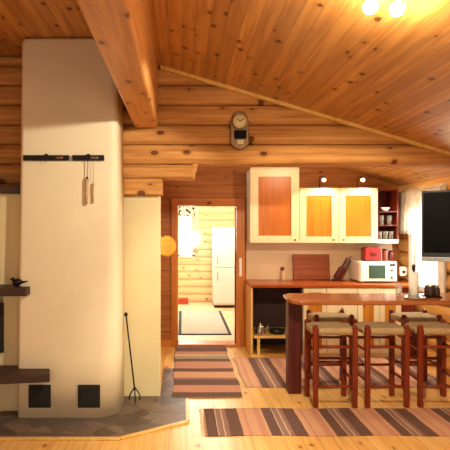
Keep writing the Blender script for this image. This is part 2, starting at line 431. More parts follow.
# right wall of side-on logs with its window opening
wy0, wy1, wz0, wz1 = 5.42, 6.06, .86, 2.0
mb = MB()
def ylog(y0, y1, z0, z1):
    n = 8; zc = (z0+z1)/2; h = (z1-z0)/2; pts = []
    for k in range(n+1):
        a = -math.pi/2 + math.pi*k/n
        pts.append((XR+.05 - .07*max(0, math.cos(a))**.8, zc + h*math.sin(a)))
    pts += [(XR+.2, z1), (XR+.2, z0)]
    mb.prism(pts, y0, y1, 'y')
for k in range(13):
    z0 = -.02+.185*k; z1 = z0+.185
    z0 = max(z0, 0)
    if z1 <= wz0+.001 or z0 >= wz1: ylog(YF, YB, z0, z1)
    else:
        ylog(YF, wy0, z0, z1); ylog(wy1, YB, z0, z1)
        if z0 < wz0: mb.box(XR, XR+.2, wy0, wy1, z0, wz0)
        if z1 > wz1: mb.box(XR, XR+.2, wy0, wy1, wz1, z1)
S('wall_right', mb, 'logy')
S('wall_left', MB().box(XL-.2, XL, YF, YL, 0, 3.215), 'logy')
# front wall behind the photographer; its two windows are added for the fill lights
mb = MB()
fill_wins = [(-1.85, -.55), (.65, 1.95)]
mb.box(XL, -1.85, YF-.16, YF, 0, 3.2).box(-.55, .65, YF-.16, YF, 0, 3.2).box(1.95, XR, YF-.16, YF, 0, 3.2)
mb.box(-1.85, -.55, YF-.16, YF, 0, .9).box(-1.85, -.55, YF-.16, YF, 2.0, 3.2).box(.65, 1.95, YF-.16, YF, 0, .9).box(.65, 1.95, YF-.16, YF, 2.0, 3.2)
S('wall_front', mb, 'log')

def window(idx, mbf, mbg):
    f = S('window_%d' % idx, mbf, 'whitefr')
    mbg.build('pane', 'glass', f)
# right kitchen window: casing, sash, mullion
mb = MB()
mb.box(XR-.03, XR+.2, wy1-.07, wy1+.0, wz0, wz1, .005).box(XR-.03, XR+.2, wy0, wy0+.07, wz0, wz1, .005)
mb.box(XR-.03, XR+.2, wy0, wy1, wz1-.06, wz1, .005).box(XR-.06, XR+.2, wy0-.02, wy1+.02, wz0-.03, wz0+.04, .005)
mb.box(XR-.045, XR-.015, wy1, wy1+.10, wz0-.05, wz1+.1, .006).box(XR-.045, XR-.015, wy0-.1, wy0, wz0-.05, wz1+.1, .006)
mb.box(XR+.08, XR+.12, 5.72, 5.75, wz0, wz1, .003)
window(1, mb, MB().box(XR+.095, XR+.101, wy0+.06, wy1-.06, wz0+.03, wz1-.05))
for i, (a, b) in enumerate(fill_wins):
    mb = MB().box(a, a+.06, YF-.12, YF+.02, .9, 2, .005).box(b-.06, b, YF-.12, YF+.02, .9, 2, .005)
    mb.box(a, b, YF-.12, YF+.02, 1.94, 2, .005).box(a, b, YF-.12, YF+.03, .9, .95, .005).box((a+b)/2-.025, (a+b)/2+.025, YF-.1, YF, .9, 2, .005)
    window(3+i, mb, MB().box(a+.05, b-.05, YF-.07, YF-.064, .94, 1.96))
# ------------- back room beyond the doorway
B0, B1 = YB+.16, 10.4
S('floor_back_room', MB().box(-.9, 1.7, B0, B1+.1, -.15, 0), 'hall_floor')
S('ceiling_back_room', MB().box(-.9, 1.7, B0, B1+.1, 2.4, 2.5), 'palelogy')
mb = MB()
for k in range(15):
    z0 = .16*k
    for (a, b) in ([(-.9, 1.7)] if (z0+.16 <= 1.0 or z0 >= 2.05) else [(-.9, -.08), (.24, 1.7)]): loglayer(mb, a, b, B1, z0, z0+.16, .03, B1+.12)
S('wall_far_back', mb, 'palelog')
S('wall_far_left', MB().box(-1.0, -.9, B0, B1, 0, 2.4), 'palelogy')
S('wall_far_right', MB().box(1.7, 1.8, B0, B1, 0, 2.4), 'palelogy')
mb = MB().box(-.12, -.05, B1-.06, B1+.08, .98, 2.1, .005).box(.21, .28, B1-.06, B1+.08, .98, 2.1, .005).box(-.12, .28, B1-.06, B1+.08, 2.03, 2.1, .005).box(-.12, .28, B1-.06, B1+.08, .96, 1.03, .005)
window(2, mb, MB().box(-.06, .22, B1, B1+.006, 1.02, 2.04))

# ================================================================= FIREPLACE
HF = .006          # top of the slate hearth
# hearth paving set in the floor, with its wooden edging
hp = [(-2.55, 3.66), (-.47, 3.66), (.03, 3.98), (.03, 5.45), (-.206, 5.45), (-.206, 4.546), (-.555, 4.546), (-.555, 4.45), (-2.55, 4.45)]
he = thing('slate_hearth', 'grey-brown slate paved hearth with light wooden edging under the white fireplace', 'hearth', (-1.2, 4.1, 0))
MB().prism(hp, 0.0005, HF, 'z').build('slate_paving', 'slate', he)
mb = MB()
def strip(mb, a, b, w, z0, z1):
    a, b = Vector(a), Vector(b); d = (b-a).normalized(); nrm = Vector((d.y, -d.x))
    mb.prism([a, b, b+nrm*w, a+nrm*w], z0, z1, 'z', .003)
strip(mb, (-2.55, 3.655), (-.465, 3.655), .045, 0.0005, .012)
strip(mb, (-.475, 3.657), (.035, 3.977), .045, 0.0005, .012)
strip(mb, (.033, 3.965), (.033, 4.48), .03, 0.0005, .012)
mb.build('wooden_edging', 'sidep', he)

fp = thing('fireplace', 'tall cream plastered fireplace with broad chimney breast and dark stone shelves', 'fireplace', (-1.0, 4.3, HF))
def rrect(x0, x1, y0, y1, rl, rr, n=8):
    """plan outline, front corners rounded"""
    pts = [(x1, y1), (x0, y1)]
    for k in range(n+1):
        a = math.pi + (math.pi/2)*k/n; pts.append((x0+rl+rl*math.cos(a), y0+rl+rl*math.sin(a)))
    for k in range(n+1):
        a = -math.pi/2 + (math.pi/2)*k/n; pts.append((x1-rr+rr*math.cos(a), y0+rr+rr*math.sin(a)))
    return pts
b = bmesh.new()
# chimney breast: plan outline lofted so the front right corner is rounder near the floor
levels = [(HF, .03, .20, 0), (.5, .03, .15, 0), (1.1, .035, .10, .0), (2.2, .04, .07, .008), (3.175, .04, .06, .012), (3.20, .05, .07, .025), (3.213, .07, .09, .05)]
rings = []
for z, rl, rr, ins in levels:
    xl = -1.385 + .015*min(1, z/3.0)
    rings.append([b.verts.new((p[0], p[1], z)) for p in rrect(xl+ins, -.538-ins, 4.03+ins, 4.47, rl, rr)])
for A, B in zip(rings, rings[1:]):
    for k in range(len(A)):
        f = b.faces.new((A[k], A[(k+1) % len(A)], B[(k+1) % len(A)], B[k])); f.smooth = True
b.faces.new(rings[0]); b.faces.new(rings[-1][::-1]); bmesh.ops.recalc_face_normals(b, faces=b.faces)
mb = MB().add(b); mb.build('chimney_breast', 'plaster', fp)
# lower body with firebox opening at the frame's left edge
mb = MB()
mb.box(-2.5, -2.32, 4.17, 4.46, HF, 1.90, .012).box(-1.56, -1.36, 4.17, 4.46, HF, 1.90, .012)
mb.box(-2.33, -1.55, 4.17, 4.46, 1.02, 1.90, .004).box(-2.33, -1.55, 4.17, 4.46, HF, .56, .004)
mb.box(-2.33, -1.55, 4.40, 4.46, .56, 1.02, .0)
mb.build('firebox_body', 'plaster2', fp)
MB().box(-2.55, -1.385, 4.10, 4.47, 1.90, 1.965, .008).build('cap_slab', 'darkstone', fp)
MB().box(-2.55, -1.275, 3.93, 4.20, 1.04, 1.11, .008).build('mantel_shelf', 'darkstone', fp)
MB().prism([(-2.55, 3.66), (-1.065, 3.87), (-1.13, 4.10), (-2.55, 4.20)], .355, .42, 'z', .007).build('hearth_bench', 'darkstone', fp)
dr = MB().box(-2.33, -1.545, 4.145, 4.168, .52, .95, .006).build('firebox_door', 'castiron', fp)
MB().box(-2.25, -1.62, 4.138, 4.144, .59, .88, .0).build('door_glass', 'screen', dr)
for x0 in (-1.285, -.872):
    d = MB().box(x0, x0+.185, 4.012, 4.032, .095+.0, .285, .005).box(x0+.02, x0+.165, 4.006, 4.013, .115, .265, .003).build('soot_door', 'castiron', fp)
    MB().tube([(x0+.085, 4.008, .25), (x0+.085, 3.996, .25)], .007, 8).tube([(x0+.065, 3.996, .25), (x0+.105, 3.996, .25)], .004, 8).build('latch', 'iron', d)

# little bird figure on the mantel shelf
mb = MB(); c = Vector((-1.38, 4.02, 1.145))
mb.sphere(c, .03, 1.35, .9, .95, 14, Matrix.Rotation(R(-12), 4, 'Y')).sphere(c+Vector((-.035, 0, .026)), .017, 1, 1, 1, 12)
mb.tube([c+Vector((.025, 0, 0)), c+Vector((.06, 0, .004)), c+Vector((.09, 0, .012))], [.014, .008, .003], 8)
mb.tube([c+Vector((-.048, 0, .026)), c+Vector((-.066, 0, .02))], [.006, .001], 8)
mb.tube([c+Vector((0, .01, -.02)), c+Vector((0, .01, -.0352))], .004, 6).tube([c+Vector((0, -.01, -.02)), c+Vector((0, -.01, -.0352))], .004, 6)
mb.box(c.x-.02, c.x+.02, c.y-.02, c.y+.02, 1.1105, 1.114, .001)
mb.build('bird_figurine', 'iron', None, 'small black bird figurine on the dark mantel shelf', None, 'figurine', origin=(-1.38, 4.02, 1.111))

# two dark rails on the chimney breast
def rail(x0, x1, label):
    r = thing('wall_rail', label, 'rail', ((x0+x1)/2, 4.03, 2.19))
    MB().box(x0, x1, 4.012, 4.037, 2.165, 2.21, .003).build('bar', 'iron', r)
    xm = (x0+x1)/2
    MB().lathe([(.0, .0), (.014, .002), (.016, .008), (.01, .014), (0, .016)], (xm, 4.022, 2.207), 12).build('knob', 'iron', r)
    k = MB().box(x1-.11, x1-.05, 4.007, 4.0125, 2.178, 2.197, .002).build('plate', 'steel', r)
    MB().tube([(xm, 4.013, 2.17), (xm, 3.998, 2.163), (xm, 3.996, 2.155), (xm, 4.006, 2.150)], .003, 8).build('hook', 'iron', r)
rail(-1.33, -.945, 'long flat black rail high on the white chimney breast')
rail(-.918, -.652, 'shorter flat black rail on the chimney breast with wooden rods hanging below')
h = thing('hanging_rod', 'slim pale wooden rod on a string below the shorter black rail', 'hanging rod', (-.785, 4.003, 2.16))
MB().tube([(-.785, 4.003, 2.152), (-.793, 4.01, 2.03)], .003, 6).build('string', 'string', h)
MB().sphere((-.793, 4.01, 2.02), .011).build('bead', 'iron', h)
MB().tube([(-.793, 4.01, 2.01), (-.798, 4.014, 1.80)], .0135, 12).build('rod', 'ltwood', h)
h = thing('hanging_rod', 'second, shorter pale rod hanging right of the string with the bead', 'hanging rod', (-.735, 4.012, 2.16))
MB().tube([(-.74, 4.005, 2.166), (-.742, 4.012, 1.975)], .0015, 6).build('string', 'string', h)
MB().tube([(-.742, 4.017, 1.975), (-.745, 4.02, 1.81)], .009, 12).build('rod', 'ltwood', h)

# long fire fork leaning in the corner
pk = thing('fire_fork', 'long thin black fire fork with curled prongs leaning beside the chimney', 'fire fork', (-.42, 4.36, HF))
a, b2 = Vector((-.518, 4.44, .80)), Vector((-.43, 4.37, .12))
MB().tube([a, b2], .0075, 10).build('shaft', 'iron', pk)
MB().sphere(a, .017, 1, 1, 1.2).build('handle_knob', 'iron', pk)
mb = MB()
for sx in (-1, 1):
    pts = [b2 + Vector((0, 0, .03))]
    for k in range(9):
        t_ = k/8; pts.append(Vector((b2.x + sx*(.012+.036*math.sin(t_*math.pi*.62)), b2.y, .135 - .10*t_)))
    mb.tube(pts, .006, 8)
mb.tube([b2, Vector((-.425, 4.366, HF+.004))], .006, 8)
mb.build('prongs', 'iron', pk)

# ================================================================= WALL CLOCK
ck = thing('wall_clock', 'small gilded wooden pendulum clock on the log wall above the passage', 'clock', (.54, 4.47, 2.3))
cx, cy, cz = .535, 4.44, 2.5
sh = [(-.085, -.12), (-.05, -.155), (0, -.175), (.05, -.155), (.085, -.12), (.085, .08)] + [(.075*math.cos(t*math.pi/8), .10+.085*math.sin(t*math.pi/8)) for t in range(0, 9)] + [(-.085, .08)]
MB().prism([(cx+p[0], cz+p[1]) for p in sh], cy, cy+.05, 'y', .006).build('case', 'gold', ck)
RX = Matrix.Rotation(R(90), 4, 'X')
MB().lathe([(0, 0), (.066, 0), (.066, .012), (.06, .016), (0, .016)], (cx, cy+.002, cz+.085), 28, RX).build('dial', 'face', ck)
mb = MB().lathe([(.066, .0), (.073, .0), (.073, .02), (.066, .02), (.066, 0)], (cx, cy+.002, cz+.085), 28, RX); mb.build('bezel', 'brass', ck)
for k in range(12):
    an = k*math.pi/6; MB().box(cx+.052*math.sin(an)-.0025, cx+.052*math.sin(an)+.0025, cy-.0165, cy-.014, cz+.085+.052*math.cos(an)-.004, cz+.085+.052*math.cos(an)+.004).build('hour_mark', 'iron', ck)
for an, ln in ((R(-50), .032), (R(60), .044)):
    MB().tube([(cx, cy-.018, cz+.085), (cx+ln*math.sin(an), cy-.018, cz+.085+ln*math.cos(an))], .003, 6).build('hand', 'iron', ck)
MB().box(cx-.052, cx+.06, cy-.012, cy+.002, cz-.075, cz+.005, .004).build('dark_window', 'screen', ck)
MB().box(cx-.025, cx+.035, cy-.008, cy+.002, cz-.125, cz-.085, .003).build('pendulum_plate', 'face', ck)

# ================================================================= RUGS
def rug(name, x0, x1, y0, y1, mat, label, fringe):
    t = thing(name, label, 'rug', ((x0+x1)/2, (y0+y1)/2, 0))
    b = bmesh.new(); nx, ny = 60, 40; rnd = random.Random(3)
    ph = [rnd.random()*6 for _ in range(6)]
    def P(i, j):
        x = x0+(x1-x0)*i/nx; y = y0+(y1-y0)*j/ny
        ex = .008*math.sin(y*9+ph[0])*(abs(i/nx-.5)*2)**6; ey = .008*math.sin(x*7+ph[1])*(abs(j/ny-.5)*2)**6
        return (x+ex, y+ey, .006 + .001*math.sin(x*11+ph[2])*math.sin(y*9+ph[3]))
    V = [[b.verts.new(P(i, j)) for j in range(ny+1)] for i in range(nx+1)]
    for i in range(nx):
        for j in range(ny): f = b.faces.new((V[i][j], V[i+1][j], V[i+1][j+1], V[i][j+1])); f.smooth = True
    g = bmesh.ops.extrude_face_region(b, geom=b.faces[:])
    for e in g['geom']:
        if isinstance(e, bmesh.types.BMVert): e.co.z = .0008
    bmesh.ops.recalc_face_normals(b, faces=b.faces)
    # object coordinates in the material are measured from the rug's own near left corner
    o = MB().add(b).build('woven_field', mat, t, origin=(x0, y0, 0)); o.location = (x0-t.location.x, y0-t.location.y, 0)
    if fringe:
        for e, sg in ((0, -1), (1, 1)):
            mb = MB()
            n = int((y1-y0 if fringe == 'x' else x1-x0)/.022)
            for k in range(n):
                f = (k+.5)/n; w_ = rnd.uniform(-.008, .008); l_ = rnd.uniform(.02, .035)
                if fringe == 'x': X = x1 if e else x0; p = [(X, y0+f*(y1-y0), .006), (X+sg*l_, y0+f*(y1-y0)+w_, .003)]
                else: Y = y1 if e else y0; p = [(x0+f*(x1-x0), Y, .006), (x0+f*(x1-x0)+w_, Y+sg*l_, .003)]
                mb.tube(p, .0022, 5)
            mb.build('fringe', 'cream', t, kind='stuff')
    return t
def stops(lst): return lst
# runner in front of the passage: bands across
L1 = 1.93
def bandsY(y0px):  # row in photo -> fraction along the runner
    Z = 768/(y0px-228); return (Z-4.52)/L1
rows = [(398, DK), (393.5, PK), (386.5, DK), (380.5, BR), (379, PK2), (373, DK), (369.5, PK), (362.5, DK), (359.8, GR), (357, PL), (355.5, PK), (352.5, DK), (348.2, BR)]
M['rug_a'] = rug_mat('rag_runner_bands_across', 'y', [(max(0, min(1, bandsY(p))), c) for p, c in rows], None, 0, L1)
rug('rag_runner', -.09, .58, 4.52, 6.45, M['rug_a'], 'pink and dark brown striped rag runner leading to the doorway', 'y').location.z = .0062
fr_ = [(0, DK), (.17, PL), (.185, BR), (.27, PL), (.29, BR), (.36, DK), (.57, PK2), (.66, PK), (.70, PK2), (.85, PK), (.95, PK2)]
M['rug_b'] = rug_mat('rag_runner_stripes_front', 'x', fr_, .498, .015)
rug('rag_runner', .18, 2.62, 3.69, 4.245, M['rug_b'], 'long striped rag runner lying in front of the bar stools', 'x')
fr2 = [(0, PK2), (.12, PK), (.16, PK2), (.28, PK), (.32, DK), (.45, BR), (.54, PL), (.57, BR), (.67, DK), (.78, PK2), (.88, PK)]
M['rug_c'] = rug_mat('rag_runner_stripes_kitchen', 'x', fr2, .56, 0)
rug('rag_runner', .625, 2.7, 4.80, 5.92-.02, M['rug_c'], 'striped rag runner on the kitchen floor behind the dark bar post', 'x')

# ================================================================= BAR
bar = thing('breakfast_bar', 'long reddish wooden breakfast bar top on one thick dark red post', 'bar counter', (2.0, 4.7, 0))
mb = MB().prism([(1.02, 4.46), (1.08, 4.38), (2.925, 4.38), (2.925, 4.90), (1.08, 4.90), (1.01, 4.80), (1.0, 4.55)], .893, .935, 'z', .012)
mb.build('bar_top', 'barwood', bar)
MB().box(1.025, 1.15, 4.62, 4.745, .0015, .893, .006).build('post', 'darkpost', bar)

# ================================================================= STOOLS
def make_stool(label, group):
    t = thing('bar_stool', label, 'stool', (0, 0, 0), group)
    hx, hy, th = .175, .145, .021
    for i, (sx, sy) in enumerate(((-1, -1), (1, -1), (-1, 1), (1, 1))):
        x, y = sx*hx, sy*hy
        mb = MB().prism([(x-th, y-th), (x+th, y-th), (x+th, y+th), (x-th, y+th)], .001, .718, 'z', .005)
        mb.lathe([(.018, 0), (.024, .005), (.022, .012), (.010, .018), (0, .019)], (x, y, .717), 12)
        mb.build('leg', 'mahog', t)
    def rung(a, b, r=.0135): MB().tube([a, b], r, 10).build('rung', 'mahogx', t)
    for z in (.54, .185): rung((-hx, -hy, z), (hx, -hy, z))
    for z in (.56, .30): rung((-hx, hy, z), (hx, hy, z))
    for sx in (-1, 1):
        for z in (.50, .235): rung((sx*hx, -hy, z), (sx*hx, hy, z))
    mb = MB()
    for sy in (-1, 1): mb.box(-hx, hx, sy*hy-.014, sy*hy+.014, .655, .69, .004)
    for sx in (-1, 1): mb.box(sx*hx-.014, sx*hx+.014, -hy, hy, .655, .69, .004)
    mb.build('seat_rail', 'mahogx', t)
    # woven seat: notched at the corner posts, dished in the middle
    b = bmesh.new(); n = 24; ex, ey = hx+.022, hy+.022; top = {}
    for i in range(n+1):
        for j in range(n+1):
            x = -ex+2*ex*i/n; y = -ey+2*ey*j/n
            if abs(x) > hx-.022 and abs(y) > hy-.022: continue
            r = max(abs(x)/ex, abs(y)/ey); z = .708 - .012*(1-r)**.7 - (.012 if r > .97 else 0)
            top[i, j] = b.verts.new((x, y, z))
    for i in range(n):
        for j in range(n):
            q = [top.get(k) for k in ((i, j), (i+1, j), (i+1, j+1), (i, j+1))]
            if all(q): f = b.faces.new(q); f.smooth = True
    bmesh.ops.delete(b, geom=[v for v in b.verts if not v.link_faces], context='VERTS')
    g = bmesh.ops.extrude_face_region(b, geom=b.faces[:])
    for e in g['geom']:
        if isinstance(e, bmesh.types.BMVert): e.co.z = .648
    bmesh.ops.recalc_face_normals(b, faces=b.faces)
    MB().add(b).build('woven_seat', 'seat', t)
    return t
G = 'bar stools around the breakfast bar'
st = make_stool('dark red bar stool nearest the thick bar post, on the near side of the bar', G)
st.location = (1.365, 4.425, 0)
dup(st, (1.825, 4.425, 0), 'middle dark red bar stool on the near side of the bar', G, R(1.0))
dup(st, (2.305, 4.425, 0), 'rightmost dark red bar stool on the near side, by the side wall', G, R(-1.5))
dup(st, (1.51, 4.91, .0068), 'bar stool on the kitchen side, behind the one nearest the post', G, R(180))
dup(st, (2.38, 4.91, .0068), 'bar stool on the kitchen side, under the paper towel roll', G, R(180))

# ================================================================= KITCHEN UNITS
FY = 5.92        # front of the base units
# continuous worktop
MB().box(.845, 2.86, FY-.03, YB-.003, .865, .905, .008).build('worktop', 'worktop', None, 'orange-red wooden kitchen worktop along the back wall', None, 'worktop', origin=(1.8, 6.2, .865))
# open unit
ou = thing('open_base_unit', 'open dark base unit with one shelf and a yellow end panel by the doorway', 'cabinet', (1.17, 6.2, 0))
MB().box(.848, .873, FY, YB-.003, .0, .864, .003).build('end_panel', 'sidep', ou)
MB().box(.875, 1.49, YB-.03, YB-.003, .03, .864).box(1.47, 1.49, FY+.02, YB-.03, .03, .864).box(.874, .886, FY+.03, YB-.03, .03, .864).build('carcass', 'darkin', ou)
MB().box(.886, 1.47, FY+.01, YB-.03, .235, .262, .003).build('shelf', 'sidep', ou)
MB().box(.874, 1.49, FY+.01, YB-.03, .0, .03, .003).build('base_board', 'sidep', ou)
MB().box(.93, .965, FY+.015, FY+.05, .03, .235, .003).build('shelf_support', 'sidep', ou)
# coffee pot, pan, bowl on its shelf
kt = thing('coffee_pot', 'shiny steel coffee pot on the open shelf beside the yellow end panel', 'coffee pot', (.98, 6.0, .262))
MB().lathe([(0, 0), (.06, 0), (.066, .01), (.06, .06), (.045, .11), (.04, .125), (.0, .13)], (.98, 6.02, .2625), 20).build('pot_body', 'steel', kt)
MB().lathe([(.038, 0), (.03, .012), (.01, .018), (.012, .03), (0, .034)], (.98, 6.02, .389), 16).build('lid', 'steel', kt)
MB().tube([(1.03, 6.02, .30), (1.065, 6.02, .345), (1.085, 6.02, .385)], [.014, .01, .007], 10).build('spout', 'steel', kt)
MB().tube([(.94, 6.02, .37), (.915, 6.02, .365), (.908, 6.02, .33), (.925, 6.02, .295)], .006, 8).build('handle', 'black', kt)
pn = thing('frying_pan', 'black pan with a steel handle end on the open shelf', 'pan', (1.19, 6.05, .262))
MB().lathe([(0, 0), (.085, 0), (.105, .05), (.10, .05), (.082, .008), (0, .008)], (1.21, 6.1, .2625), 24).build('pan_body', 'castiron', pn)
MB().tube([(1.19, 6.0, .305), (1.17, 5.945, .325)], .009, 8).build('handle', 'steel', pn)
MB().lathe([(0, 0), (.03, 0), (.055, .045), (.05, .045), (.027, .006), (0, .006)], (1.39, 6.03, .2625), 20).build('small_bowl', 'jarc', None, 'small brown bowl at the right end of the open shelf', None, 'bowl', origin=(1.39, 6.03, .262))

def door(root, x0, x1, y, z0, z1, knob=None, fw=.055, arch=False):
    mb = MB().box(x0, x0+fw, y-.02, y, z0, z1, .003).box(x1-fw, x1, y-.02, y, z0, z1, .003)
    mb.box(x0+fw, x1-fw, y-.02, y, z0, z0+fw, .003).box(x0+fw, x1-fw, y-.02, y, z1-fw, z1, .003)
    d = mb.build('door', 'paledoor', root)
    MB().box(x0+fw-.003, x1-fw+.003, y-.009, y-.002, z0+fw-.003, z1-fw+.003).build('door_panel', 'panel', d, 'orange pine panel set in the cream frame')
    if knob:
        MB().lathe([(.006, 0), (.006, .012), (.013, .016), (.013, .024), (0, .028)], (knob[0], y-.02, knob[1]), 12, RX).build('knob', 'brass', d)
    return d
ba = thing('base_cabinet', 'narrow cream base cabinet with orange panel beside the open unit', 'cabinet', (1.63, 6.2, 0))
MB().box(1.492, 1.775, FY+.001, YB-.003, .0, .864, .002).build('carcass', 'paledoor', ba)
door(ba, 1.495, 1.772, FY, .06, .855, (1.745, .70), .05)
db = thing('drawer_cabinet', 'cream drawer cabinet between the orange-panelled base cabinets', 'cabinet', (1.97, 6.2, 0))
MB().box(1.777, 2.155, FY+.001, YB-.003, .0, .864, .002).build('carcass', 'paledoor', db)
for z0, z1 in ((.06, .28), (.285, .50), (.505, .72), (.725, .858)):
    d = MB().box(1.78, 2.152, FY-.02, FY, z0, z1, .004).build('drawer', 'paledoor', db)
    MB().lathe([(.006, 0), (.006, .012), (.013, .016), (.013, .024), (0, .028)], (1.966, FY-.02, (z0+z1)/2), 12, RX).build('knob', 'brass', d)
bc = thing('base_cabinet', 'two-door cream base cabinet with orange panels below the microwave', 'cabinet', (2.42, 6.2, 0))
MB().box(2.157, 2.70, FY+.001, YB-.003, .0, .864, .002).build('carcass', 'paledoor', bc)
for a in (2.16, 2.43): door(bc, a, a+.265, FY, .06, .855, (a+(.235 if a < 2.3 else .03), .70), .065)
MB().box(2.702, 2.86, FY+.005, YB-.003, .0, .864, .003).build('filler_cabinet', 'shelfred', None, 'narrow dark red end unit between base cabinets and log side wall', None, 'cabinet', origin=(2.78, 6.2, 0))

# backsplash
S('wall_backsplash', MB().box(.87, 2.84, YB-.012, YB, .905, 1.41), 'splash')
# wall cabinets
UY = 6.15
wc = thing('wall_cabinet', 'tall cream wall cabinet with orange panel coloured as in shade next to the doorway', 'cabinet', (1.18, 6.3, 1.41))
MB().box(.872, 1.497, UY+.001, YB-.013, 1.41, 2.355, .003).build('carcass', 'paledoor', wc)
d = MB().box(.872, .975, UY-.02, UY, 1.41, 2.355, .003).box(1.395, 1.497, UY-.02, UY, 1.41, 2.355, .003).box(.975, 1.395, UY-.02, UY, 1.41, 1.50, .003).box(.975, 1.395, UY-.02, UY, 2.255, 2.355, .003).build('door', 'paledoor', wc)
MB().box(.972, 1.398, UY-.009, UY-.002, 1.497, 2.258).build('door_panel', 'panel_unlit', d, 'orange pine panel, coloured as in shade, set in the cream frame')
MB().lathe([(.006, 0), (.006, .012), (.013, .016), (.013, .024), (0, .028)], (1.44, UY-.02, 1.45), 12, RX).build('knob', 'brass', d)
MB().box(.872, 1.497, UY-.032, UY, 2.357, 2.372, .003).build('top_moulding', 'paledoor', wc)
wb = thing('wall_cabinet', 'lower cream two-door wall cabinet with bright orange panels under small lamps', 'cabinet', (2.0, 6.3, 1.41))
MB().box(1.50, 2.50, UY+.001, YB-.013, 1.41, 2.10, .003).build('carcass', 'paledoor', wb)
for a, kx in ((1.503, 1.93), (2.004, 2.06)):
    x1 = a+.495
    d = MB().box(a, a+.085, UY-.02, UY, 1.41, 2.09, .003).box(x1-.085, x1, UY-.02, UY, 1.41, 2.09, .003).box(a+.085, x1-.085, UY-.02, UY, 1.41, 1.49, .003).box(a+.085, x1-.085, UY-.02, UY, 2.01, 2.09, .003).build('door', 'paledoor', wb)
    MB().box(a+.082, x1-.082, UY-.009, UY-.002, 1.487, 2.013).build('door_panel', 'panel', d, 'bright orange pine panel set in the cream frame')
    MB().lathe([(.006, 0), (.006, .012), (.013, .016), (.013, .024), (0, .028)], (kx, UY-.02, 1.45), 12, RX).build('knob', 'brass', d)
MB().box(1.50, 2.50, UY-.03, UY, 2.092, 2.11, .003).build('top_moulding', 'paledoor', wb)
# open glass shelf
osf = thing('open_wall_shelf', 'dark red open wall shelf with glasses beside the lace curtain', 'shelf', (2.63, 6.3, 1.41))
mb = MB().box(2.503, 2.518, UY, YB-.013, 1.42, 2.10, .002).box(2.755, 2.775, UY, YB-.013, 1.42, 2.10, .002).box(2.518, 2.755, YB-.03, YB-.013, 1.42, 2.10).box(2.518, 2.755, UY, YB-.03, 2.08, 2.10, .002)
mb.build('carcass', 'shelfred', osf)
for z in (1.42, 1.625, 1.80): MB().box(2.518, 2.755, UY+.005, YB-.03, z, z+.016, .002).build('shelf', 'shelfred', osf)
pts = [(2.505, 1.455)]
for k in range(6):
    for j in range(1, 6): a = math.pi*j/6; pts.append((2.505+.0447*(k+.5)-.0223*math.cos(a), 1.418-.018*math.sin(a)))
pts += [(2.773, 1.455)]
MB().prism(pts, UY-.006, UY, 'y').build('scalloped_edging', 'cream', osf)
def tumbler(h=.10, r=.03): return MB().lathe([(0, 0), (r*.8, 0), (r, h), (r-.003, h), (r*.8-.003, .008), (0, .008)], (0, 0, 0), 18)
gp = None; GG = 'glasses on the open wall shelf'
labs = {(0, 0): 'leftmost short glass on the bottom shelf of the open wall shelf', (0, 1): 'middle short glass on the bottom shelf of the open wall shelf', (0, 2): 'rightmost short glass on the bottom shelf of the open wall shelf',
        (1, 0): 'left glass on the middle shelf of the open wall shelf', (1, 1): 'right glass on the middle shelf of the open wall shelf'}
for (r_, k), lb in labs.items():
    loc = (2.56+.075*k if r_ == 0 else 2.585+.10*k, 6.22, 1.4365 if r_ == 0 else 1.6415)
    if gp is None:
        gp = tumbler(.12, .03).build('drinking_glass', 'tumbler', None, lb, None, 'glass', GG); gp.location = loc
    else:
        c = gp.copy(); COL.objects.link(c); c.location = loc; c['label'] = lb
MB().lathe([(0, 0), (.025, 0), (.06, .05), (.055, .05), (.02, .008), (0, .008)], (2.635, 6.22, 1.8165), 20).build('white_bowl', 'white', None, 'small white bowl on the top of the open wall shelf\'s three boards', None, 'bowl', origin=(2.635, 6.22, 1.816))

# two small lamps above the wall cabinets
def cab_lamp(x, z, label):
    t = thing('cabinet_lamp', label, 'lamp', (x, 6.12, 2.11), 'small lamps above the wall cabinets')
    MB().tube([(x, 6.17, 2.1115), (x, 6.17, z+.05), (x, 6.06, z+.055), (x, 5.99, z+.035)], .006, 8).build('arm', 'iron', t)
    rot = Matrix.Rotation(R(10), 4, 'X')
    MB().lathe([(.016, 0), (.015, .02), (.010, .03), (0, .034)], (x, 5.99, z+.012), 16).build('lamp_holder', 'iron', t)
    MB().sphere((x, 5.985, z), .024).build('bulb', 'bulb2', t)
cab_lamp(1.77, 2.20, 'small lamp above the left bright orange cabinet door')
cab_lamp(2.255, 2.20, 'small lamp with glowing round bulb above the right cabinet door')

# things on the worktop
cb = MB().box(1.49, 1.985, 6.415, 6.44, .9065, 1.25, .008, rot=Matrix.Rotation(R(-8), 4, 'X'), piv=(1.7, 6.43, .905))
cb.build('cutting_board', 'board', None, 'large brown wooden cutting board leaning against the backsplash', None, 'cutting board', origin=(1.735, 6.43, .906))
hk = thing('pepper_mill', 'small wooden mill with dark round top standing left of the cutting board', 'mill', (1.33, 6.35, .905))
MB().lathe([(0, 0), (.03, 0), (.028, .02), (.018, .06), (.022, .12), (.02, .13), (0, .13)], (1.33, 6.35, .9055), 18).build('mill_body', 'ltwood', hk)
MB().lathe([(.018, 0), (.03, .02), (.03, .035), (.018, .05), (0, .054)], (1.33, 6.35, 1.0355), 18).build('mill_top', 'jarc', hk)
kb = thing('knife_block', 'slanted dark red knife block with dark handles right of the cutting board', 'knife block', (2.03, 6.3, .905))
rot = Matrix.Rotation(R(30), 4, 'Y'); pv = (2.05, 6.32, .93)
def RB(mb, *a, **k): return mb.box(*a, rot=rot, piv=pv, **k)
mb = MB(); RB(mb, 2.0, 2.075, 6.27, 6.38, .925, 1.09, bev=.006); mb.box(1.985, 2.09, 6.28, 6.37, .9055, .935, .004)
mb.build('block', 'darkred', kb)
